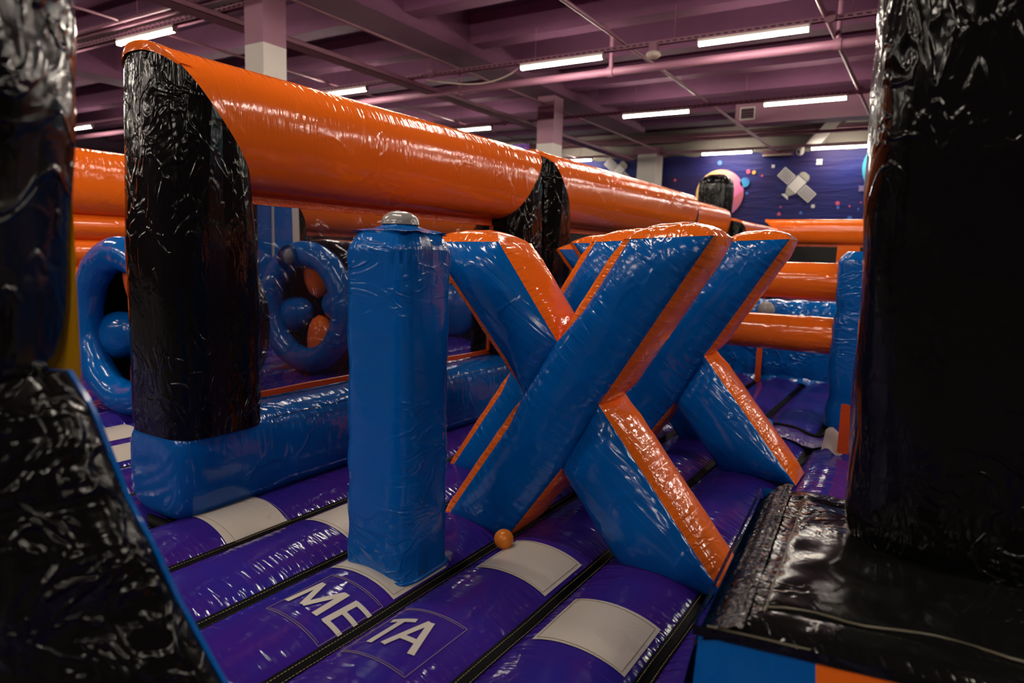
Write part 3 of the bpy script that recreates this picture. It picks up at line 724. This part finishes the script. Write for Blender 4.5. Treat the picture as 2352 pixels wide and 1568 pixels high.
MB().tube([(sup(2*PI*i/48, 0.157, 0.153, 4.4)[0], sup(2*PI*i/48, 0.157, 0.153, 4.4)[1], 0.02) for i in range(49)], 0.008, 8, False).build('base_welt', m_blue, t)
P = []
for i in range(33):
    xx = -0.126+0.252*i/32; P.append([])
    for j in range(33):
        yy = -0.122+0.244*j/32; r = math.hypot(xx, yy); q = max(abs(xx), abs(yy))
        P[-1].append((xx, yy, H+0.008+0.028*math.exp(-(r/0.075)**4)+0.006*nz(xx*20, yy*20, 1)-0.012*(q/0.132)**4+ 0.010*max(0, nz(xx*9, yy*9, 7))*(q/0.132)**2))
flp = MB().grid(P); P2 = [[(p[0], p[1], p[2]-0.006) for p in r_] for r_ in P]; flp.grid(P2, flip=True).build('top_flap', m_blue_post, t)
mb = MB(); P = []
for j in range(28):
    a = 2*PI*j/28; P.append([])
    for q in np.linspace(0, 1, 12):
        ph = q*PI/2; r = 0.068*math.sin(ph)**0.8*(1+0.05*nz(math.cos(a)*3, math.sin(a)*3, q*4)); P[-1].append((r*math.cos(a), r*math.sin(a), H+0.026+0.046*math.cos(ph)*(1+0.15*nz(math.cos(a)*2, math.sin(a)*2, 5))))
mb.grid(P, None, wrap=True).build('dome', m_grey, t)

# ================================================================== BALLS
def ball(name, label, x_, y_, z_, r, mat):
    tag(MB().ellipsoid((0, 0, 0), (r, r, r), 32, 20).build(name, mat), label, 'ball').location = (x_, y_, z_)
ball('plastic_ball', 'orange plastic ball lying in the groove below the nearest cross', -1.375, 2.205, fz(-1.375)+0.0395, 0.0395, m_ball_o)
ball('plastic_ball', 'blue plastic ball lying on the mat joint by the third cross', -0.895, 4.76, 0.055, 0.042, m_ball_b)

# ================================================================== ORANGE BARS BETWEEN BLUE POSTS
t = thing('bar_hurdle', 'hurdle of two thick orange bars held by a blue post', 'bar hurdle', (0, 5.62, -0.05))
for nm, xx in (('blue_post', -0.47), ('blue_post', -2.15)):
    P = []; UV = []
    for i in range(44):
        a = 2*PI*i/44; P.append([]); UV.append([])
        for v in np.linspace(0, 1, 44):
            z = 1.29*v; qx, qy = sup(a, 0.165, 0.20, 3.6)
            e = 1-(0.35*((v-0.93)/0.07)**2 if v > 0.93 else 0)
            f = 0.012*nz(qx*6, qy*6+xx, z*5) - 0.03*math.exp(-((z-0.86)/0.05)**2)*(1 if qx < 0 else 0.3) - 0.025*math.exp(-((z-0.2)/0.06)**2)
            P[-1].append((xx+qx*e*(1+f*3), qy*e*(1+f*3), z)); UV[-1].append((min(z, 1.29-z)+0.01, i*0.03))
    mb = MB().grid(P, UV, wrap=True); mb.poly([P[i][-1] for i in range(44)]); mb.build(nm, m_blue_post, t)
for zc in (1.063, 0.655):
    P = []; UV = []
    for i in range(32):
        a = 2*PI*i/32; P.append([]); UV.append([])
        for s in np.linspace(0, 1, 30):
            xx = -2.05+1.44*s; r = 0.140
            P[-1].append((xx, r*math.cos(a), zc+r*math.sin(a))); UV[-1].append(((1-s)*1.4+0.01, i*0.028))
    bo = MB().grid(P, UV, wrap=True).build('orange_bar', m_orange, t)
    MB().tube([(-0.612, 0.141*math.cos(q), zc+0.141*math.sin(q)) for q in np.linspace(0, 2*PI, 33)], 0.008, 6, False).build('end_welt', m_orange, bo)
# low blue wall behind the bars
t = thing('low_wall', 'low crumpled blue inflatable wall behind the orange bars', 'inflatable wall', (0, 7.15, -0.09))
P = []; UV = []
NW = 120
for i in range(NW+1):
    xx = -2.5+3.3*i/NW; P.append([]); UV.append([])
    prof = [(0.0, 0.0), (-0.03, 0.05), (0.02, 0.10), (0.0, 0.2), (0.0, 0.35), (0.0, 0.5), (0.0, 0.65), (0.01, 0.76), (0.05, 0.83), (0.14, 0.865), (0.3, 0.86), (0.42, 0.80), (0.46, 0.6), (0.46, 0.0)]
    for j, (dy, z) in enumerate(prof):
        f = 0.045*nz(xx*5, z*6, j*0.2)+0.03*nz(xx*12, z*12, 4)
        zz = z if j else fz(xx)+0.09
        P[-1].append((xx, dy+f*(0.3+0.7*(j > 0)), zz+0.5*f*(1 if 0 < j < 13 else 0))); UV[-1].append((abs(z-0.72)*0.6+0.005, xx))
MB().grid(P, UV).build('wall_shell', vinyl('blue_crumpled_vinyl', BLUE, 0.11, 0.012, 4.5, 0.0035, 9, 0.010, 22, 8), t)
MB().grid([[(-1.485+0.055*i/3, -0.052+0.004*nz(i, z*9, 0), z) for z in np.linspace(0.02, 0.8, 20)] for i in range(4)]).build('orange_strap', m_orange_trim, t)
tag(MB().ellipsoid((-1.42, -0.07, 0.76), (0.085, 0.06, 0.085), 20, 12).build('dome_light', m_grey, t), 'grey round dome')
# orange and grey flap by the right column
t = thing('folded_flap', 'small orange and grey fabric flap on the floor beside the black column', 'flap', (-0.40, 4.45, 0))
MB().grid([[(-0.02+0.20*i/8, 0.02*nz(i, 0, 0)-0.01, 0.02+0.30*j/10+0.01*nz(i*.6, j*.6, 2)) for j in range(11)] for i in range(9)]).build('orange_sheet', m_orange_trim, t)
MB().grid([[(-0.11+0.12*i/6, 0.0+0.16*j/6+0.01*nz(i, j, 0), 0.015+0.10*j/6+0.02*math.sin(i)) for j in range(7)] for i in range(7)]).build('grey_backing', plain('grey_fabric', (0.33, 0.28, 0.27), 0.7), t)

# ================================================================== TUNNEL RINGS BEHIND THE WINDOW
def tunnel(label, loc, rz=0.0, lamp=True):
    t = thing('squeeze_tunnel', label, 'inflatable tunnel', loc, rz, 'blue ringed squeeze tunnels')
    R, r = 0.488, 0.118; P = []
    for i in range(64):
        a = 2*PI*i/64; P.append([])
        for j in range(21):
            b = 2*PI*j/20; rr = r*(1+0.012*math.cos(a*14)+0.04*nz(math.cos(a)*4, math.sin(a)*4, b)); q = R+rr*math.cos(b)
            P[-1].append((q*math.cos(a), rr*0.9*math.sin(b), 0.60+q*math.sin(a)))
    MB().grid(P, None, wrap=True).build('ring', m_blue, t)
    P = []
    for i in range(48):
        a = 2*PI*i/48; P.append([(q*math.cos(a), yy, 0.60+q*math.sin(a)) for q, yy in ((0.56, 0.06), (0.615, 0.10), (0.63, 0.2), (0.63, 0.62), (0.58, 0.72), (0.2, 0.74), (0.0, 0.745))])
    MB().grid(P, None, wrap=True).build('sleeve', m_black, t)
    P = []
    for i in range(48):
        a = 2*PI*i/48; P.append([(q*math.cos(a), yy, 0.60+q*math.sin(a)) for q, yy in ((0.40, 0.05), (0.42, 0.3), (0.40, 0.70))])
    MB().grid(P, None, wrap=True).build('inner_lining', m_black, t)
    for k, (ang, mat) in enumerate(((86, m_orange), (196, m_blue), (-78, m_orange), (8, m_blue))):
        a = math.radians(ang); P = []
        for i in range(20):
            q = 2*PI*i/20; P.append([])
            for s in np.linspace(0, 1, 12):
                d = 0.42-0.34*s; wd = 0.17*(1-s**2.2)**0.5+0.004
                lat = wd*math.cos(q); yy = 0.14+0.13*(1-s**2)**0.5*math.sin(q)
                P[-1].append((d*math.cos(a)-lat*math.sin(a), yy, 0.60+d*math.sin(a)+lat*math.cos(a)))
        MB().grid(P, None, wrap=True).build('squeeze_lobe', mat, t)
    if lamp:
        MB().ellipsoid((-0.10, -0.10, 1.05), (0.115, 0.10, 0.12), 24, 14).build('clear_bubble', m_bubble, t)
        MB().ellipsoid((-0.10, -0.10, 1.06), (0.06, 0.05, 0.075), 16, 10).build('dome_light', m_grey, t)
    return t
tunnel('blue ringed tunnel seen through the clear window, with orange and blue lobes', (-4.93, 4.33, 0.0))
tunnel('blue ringed tunnel half hidden behind the black post at left', (-4.62, 2.50, -0.02), 0.0, False)
# blue slide panel with white outline, behind the window
t = thing('slide_panel', 'tall blue panel with white outline seen through the clear window', 'inflatable panel', (-6.5, 5.12, -0.05))
def panel(name, y0, y1, off, mat, z1=2.3, fl=0.06):
    P = []
    for i in range(13):
        u = i/12; P.append([(off+0.05*math.sqrt(max(0, 1-(2*u-1)**2)), y0+(y1-y0)*u + fl*math.sin(PI*v)*(1 if u > .5 else -1)*(abs(2*u-1)), z1*v) for v in np.linspace(0, 1, 12)])
    MB().grid(P).build(name, mat, t)
boxo('panel_body', (-0.4, -0.50, 0), (0.0, 0.50, 2.3), m_black, t)
panel('white_outline', -0.49, 0.44, 0.004, m_patch); panel('blue_face', -0.44, 0.38, 0.012, m_blue)
panel('dark_stripe', -0.30, -0.14, 0.06, m_black, 2.3, 0); panel('white_line', 0.05, 0.066, 0.045, m_patch, 2.3, 0)
boxo('orange_block', (0.10, -0.44, 0.06), (0.25, -0.34, 0.22), m_orange, t)
t = thing('blue_roller', 'blue roller pad glimpsed through the window end beside the black post', 'inflatable pad', (-5.6, 7.4, -0.05))
MB().tube([(0, 0, 0.42), (0, 0.06, 0.42), (0, 1.0, 0.42), (0, 1.9, 0.42), (0, 1.96, 0.42)], [0.30, 0.36, 0.37, 0.36, 0.30], 28).build('pad_shell', m_blue, t)
boxo('pad_base', (-0.3, 0.1, 0.0), (0.3, 1.86, 0.3), m_black, t)
MB().tube([(0, 0.02, 0.80), (0, 1.94, 0.80)], 0.03, 8).build('orange_piping', m_orange, t)

# ================================================================== NEAR GATEWAY: LEFT COLUMN AND BUTTRESS
def near(lat, dep): return (rgt.x*lat - sy*dep, rgt.y*lat + cy*dep)
D0 = 1.06
cx_, cy_ = near(-0.955, D0)
column('near_column', 'blurred crumpled black column at the left edge of the picture', (cx_, cy_), 0.205, 0.19, 0.93, 2.3, m_black_near, n=2.6, amp=0.016, rows=90, rz=YAW, fl=(8, 6), lean=(0.062, 0))
t = thing('yellow_strap', 'yellow strap running down behind the black column at left', 'strap', (*near(-0.758, 1.16), 0.85), YAW)
MB().grid([[(-0.03+0.042*i/3+0.004*nz(0, 0, z*4), 0.004*nz(1, 0, z*5), z) for z in np.linspace(0, 0.48, 20)] for i in range(4)]).build('strap_face', m_yellow, t)
MB().grid([[(-0.03+0.042*i/3, 0.003, z) for z in np.linspace(0, 0.48, 4)] for i in range(4)], flip=True).build('strap_back', m_yellow, t)
t = thing('near_buttress', 'slanted black inflatable buttress with blue rim, blurred at lower left', 'inflatable buttress', (*near(0, D0), -0.05), YAW)
def butt(name, mat, grow, y0, y1, bul, amp):
    P = []; UV = []; NU_ = 46
    zs = np.linspace(0.0, 0.985, 60)
    for i in range(NU_):
        P.append([]); UV.append([])
        for z in zs:
            right = float(np.interp(z-0.05, (-0.05, 0.386, 0.457, 0.544, 0.637, 0.714, 0.838, 0.907, 1.0), (-0.26, -0.492, -0.528, -0.571, -0.609, -0.647, -0.689, -0.712, -0.73)))+grow - (0.02*max(0, (z-0.9)/0.085)**2); left = -1.45
            s = i/(NU_-1); a = PI*s      # front skin from left to right
            xx = left+(right-left)*(1-(1-s)**1.0)
            ed = (right-xx)
            b = bul*(1-math.exp(-ed/0.06))
            f = amp*(nz(xx*7, 1, z*7)+0.6*nz(xx*16, 2, z*11))*min(1, ed/0.05)
            P[-1].append((xx, y0-b-f, z)); UV[-1].append((max(0.0, ed), z))
    mb = MB().grid(P, UV)
    mb.grid([[(P[i][j][0], y1, P[i][j][2]) for j in range(60)] for i in range(NU_)], flip=True)
    mb.grid([[P[-1][j] for j in range(60)], [(P[-1][j][0], y1, P[-1][j][2]) for j in range(60)]])
    mb.grid([[P[i][-1] for i in range(NU_)], [(P[i][-1][0], y1, P[i][-1][2]) for i in range(NU_)]])
    mb.build(name, mat, t)
butt('black_shell', m_black_near, 0.0, 0.0, 0.05, 0.09, 0.024)
butt('blue_rim', m_blue, 0.003, 0.05, 0.062, 0.0, 0.0)

# ================================================================== NEAR RIGHT: COLUMN ON BLACK-LIDDED BASE
column('near_column', 'dark black column filling the right edge of the picture', (0.15, 2.12), 0.315, 0.235, 0.42, 2.75, m_black, n=3.4, amp=0.014, rows=90, lean=(-0.02, -0.05))
t = thing('base_block', 'black lidded base block with blue and orange sides at lower right', 'inflatable block', (0, 0, -0.05))
def lidz(x_, y_):
    z = 0.468 + 0.010*nz(x_*4, y_*4, 0) + 0.006*nz(x_*11, y_*11, 3)
    return z
X0, X1, Y0, Y1 = -0.345, 0.95, 1.345, 2.36
P = []; UV = []
NXL, NYL = 90, 70
for i in range(NXL+1):
    P.append([]); UV.append([])
    for j in range(NYL+1):
        v = j/NYL; xl = X0-0.085*v*0.9; u = i/NXL
        xx = xl+(X1-xl)*u; yy = Y0+0.20*u+(Y1-Y0-0.20*u)*v
        d = min(xx-xl, yy-Y0-0.2*u, Y1-yy)
        z = lidz(xx, yy) - 0.030*math.exp(-d/0.018)
        # inset seam groove
        sl = 0.085; gx = xx-xl-sl-0.02*v; gy = yy-Y0-0.2*u-0.11; gy2 = Y1-0.12-yy
        g_ = min(abs(gx) if (gy > 0 and gy2 > 0) else 9, abs(gy) if gx > 0 else 9, abs(gy2) if gx > 0 else 9)
        z -= 0.010*math.exp(-(g_/0.012)**2)
        if gx < 0: z += 0.25*gx + 0.002*nz(xx*40, yy*45, 1)
        P[-1].append((xx, yy, z)); UV[-1].append((min(max(0, g_), max(0, d)), yy+xx))
MB().grid(P, UV).build('black_lid', m_black_lid, t)
# crinkled left strip
P = []; UV = []
for i in range(26):
    P.append([]); UV.append([])
    for j in range(160):
        v = j/159; yy = Y0+(Y1-Y0)*v; s = i/25
        xl = X0-0.085*v*0.9
        xx = xl-0.022+0.10*s; z = 0.395+0.074*math.sin(s*PI/2) + 0.0035*nz(xx*60, yy*55, 0)+0.003*nz(xx*130, yy*90, 4) + 0.002*math.sin(s*PI*8)
        P[-1].append((xx, yy, z)); UV[-1].append((abs(((s*3) % 1)-0.5)*0.03, yy))
MB().grid(P, UV).build('puckered_edge', m_black_crisp, t)
def seamline(name, pts, r=0.0028):
    MB().tube([(p[0]+0.003*nz(p[0]*20, p[1]*20, 1), p[1]+0.003*nz(p[0]*20, p[1]*20, 8), p[2]) for p in pts], r, 5, False).build(name, m_stitch2, t)
m_stitch2 = plain('olive_welt', (0.10, 0.085, 0.05), 0.35)
def lz(x_, y_): return lidz(x_, y_)-0.003
seamline('lid_seam', [(-0.245-0.04*s, 1.44+0.70*s, lz(-0.245-0.04*s, 1.44+0.70*s)) for s in np.linspace(0, 1, 24)])
seamline('lid_seam', [(-0.30-0.03*s, 1.46+0.62*s, lz(-0.30-0.03*s, 1.46+0.62*s)-0.006) for s in np.linspace(0, 1, 24)])
seamline('lid_seam', [(-0.30+1.2*s, 2.15+0.14*s, lz(-0.30+1.2*s, 2.15+0.14*s)) for s in np.linspace(0, 1, 30)])
seamline('lid_seam', [(-0.245+1.2*s, 1.47+0.17*s+0.03*math.sin(s*5)+0.012*math.sin(s*30), lz(-0.245+1.2*s, 1.47+0.17*s)) for s in np.linspace(0, 1, 40)])
seamline('lid_seam', [(-0.34+1.2*s, 1.352+0.19*s, 0.446) for s in np.linspace(0, 1, 30)])
# lid skirt and sides
P = []
for i in range(60):
    u = i/59; xx = X0-0.02+(X1-X0)*u; yy = Y0+0.20*u
    P.append([(xx, yy-0.004+0.003*nz(xx*15, q, 0), 0.447-0.022*q) for q in (0, 0.4, 0.7, 1.0)])
MB().grid(P).build('lid_skirt', m_black_lid, t)
MB().grid([[(X0-0.022-0.077*v, Y0+(Y1-Y0)*v, z) for z in (0.445, 0.42)] for v in np.linspace(0, 1, 30)]).build('lid_skirt', m_black_lid, t)
def side(name, mat, xa, xb, slope=0.0):
    P = []; UV = []
    for i in range(16):
        P.append([]); UV.append([])
        for j in range(10):
            q = j/9; z = 0.435*q; u0 = (xa + (slope*(1-q) if xa > X0 else 0)); u1 = xb + (slope*(1-q) if xb < X1-0.1 else 0)
            xx = u0+(u1-u0)*i/15; uu = (xx-X0)/(X1-X0)
            P[-1].append((xx, Y0+0.01+0.20*uu-0.03*math.sin(PI*q), z)); UV[-1].append((min(q, 1-q)*0.4, xx))
    MB().grid(P, UV).build(name, mat, t)
side('blue_side', m_blue, X0-0.01, -0.135, 0.05); side('orange_side', m_orange, -0.135, 0.95, 0.05)
P = []
for i in range(20):
    v = i/19; P.append([(X0-0.012-0.077*v-0.03*math.sin(PI*q), Y0+0.01+(Y1-Y0-0.02)*v, 0.43*q) for q in np.linspace(0, 1, 8)])
MB().grid(P).build('blue_side', m_blue, t)
MB().grid([[(xx, Y1-0.01, z) for z in (0, 0.2, 0.44)] for xx in np.linspace(X0-0.09, X1, 10)]).build('blue_side', m_blue, t)
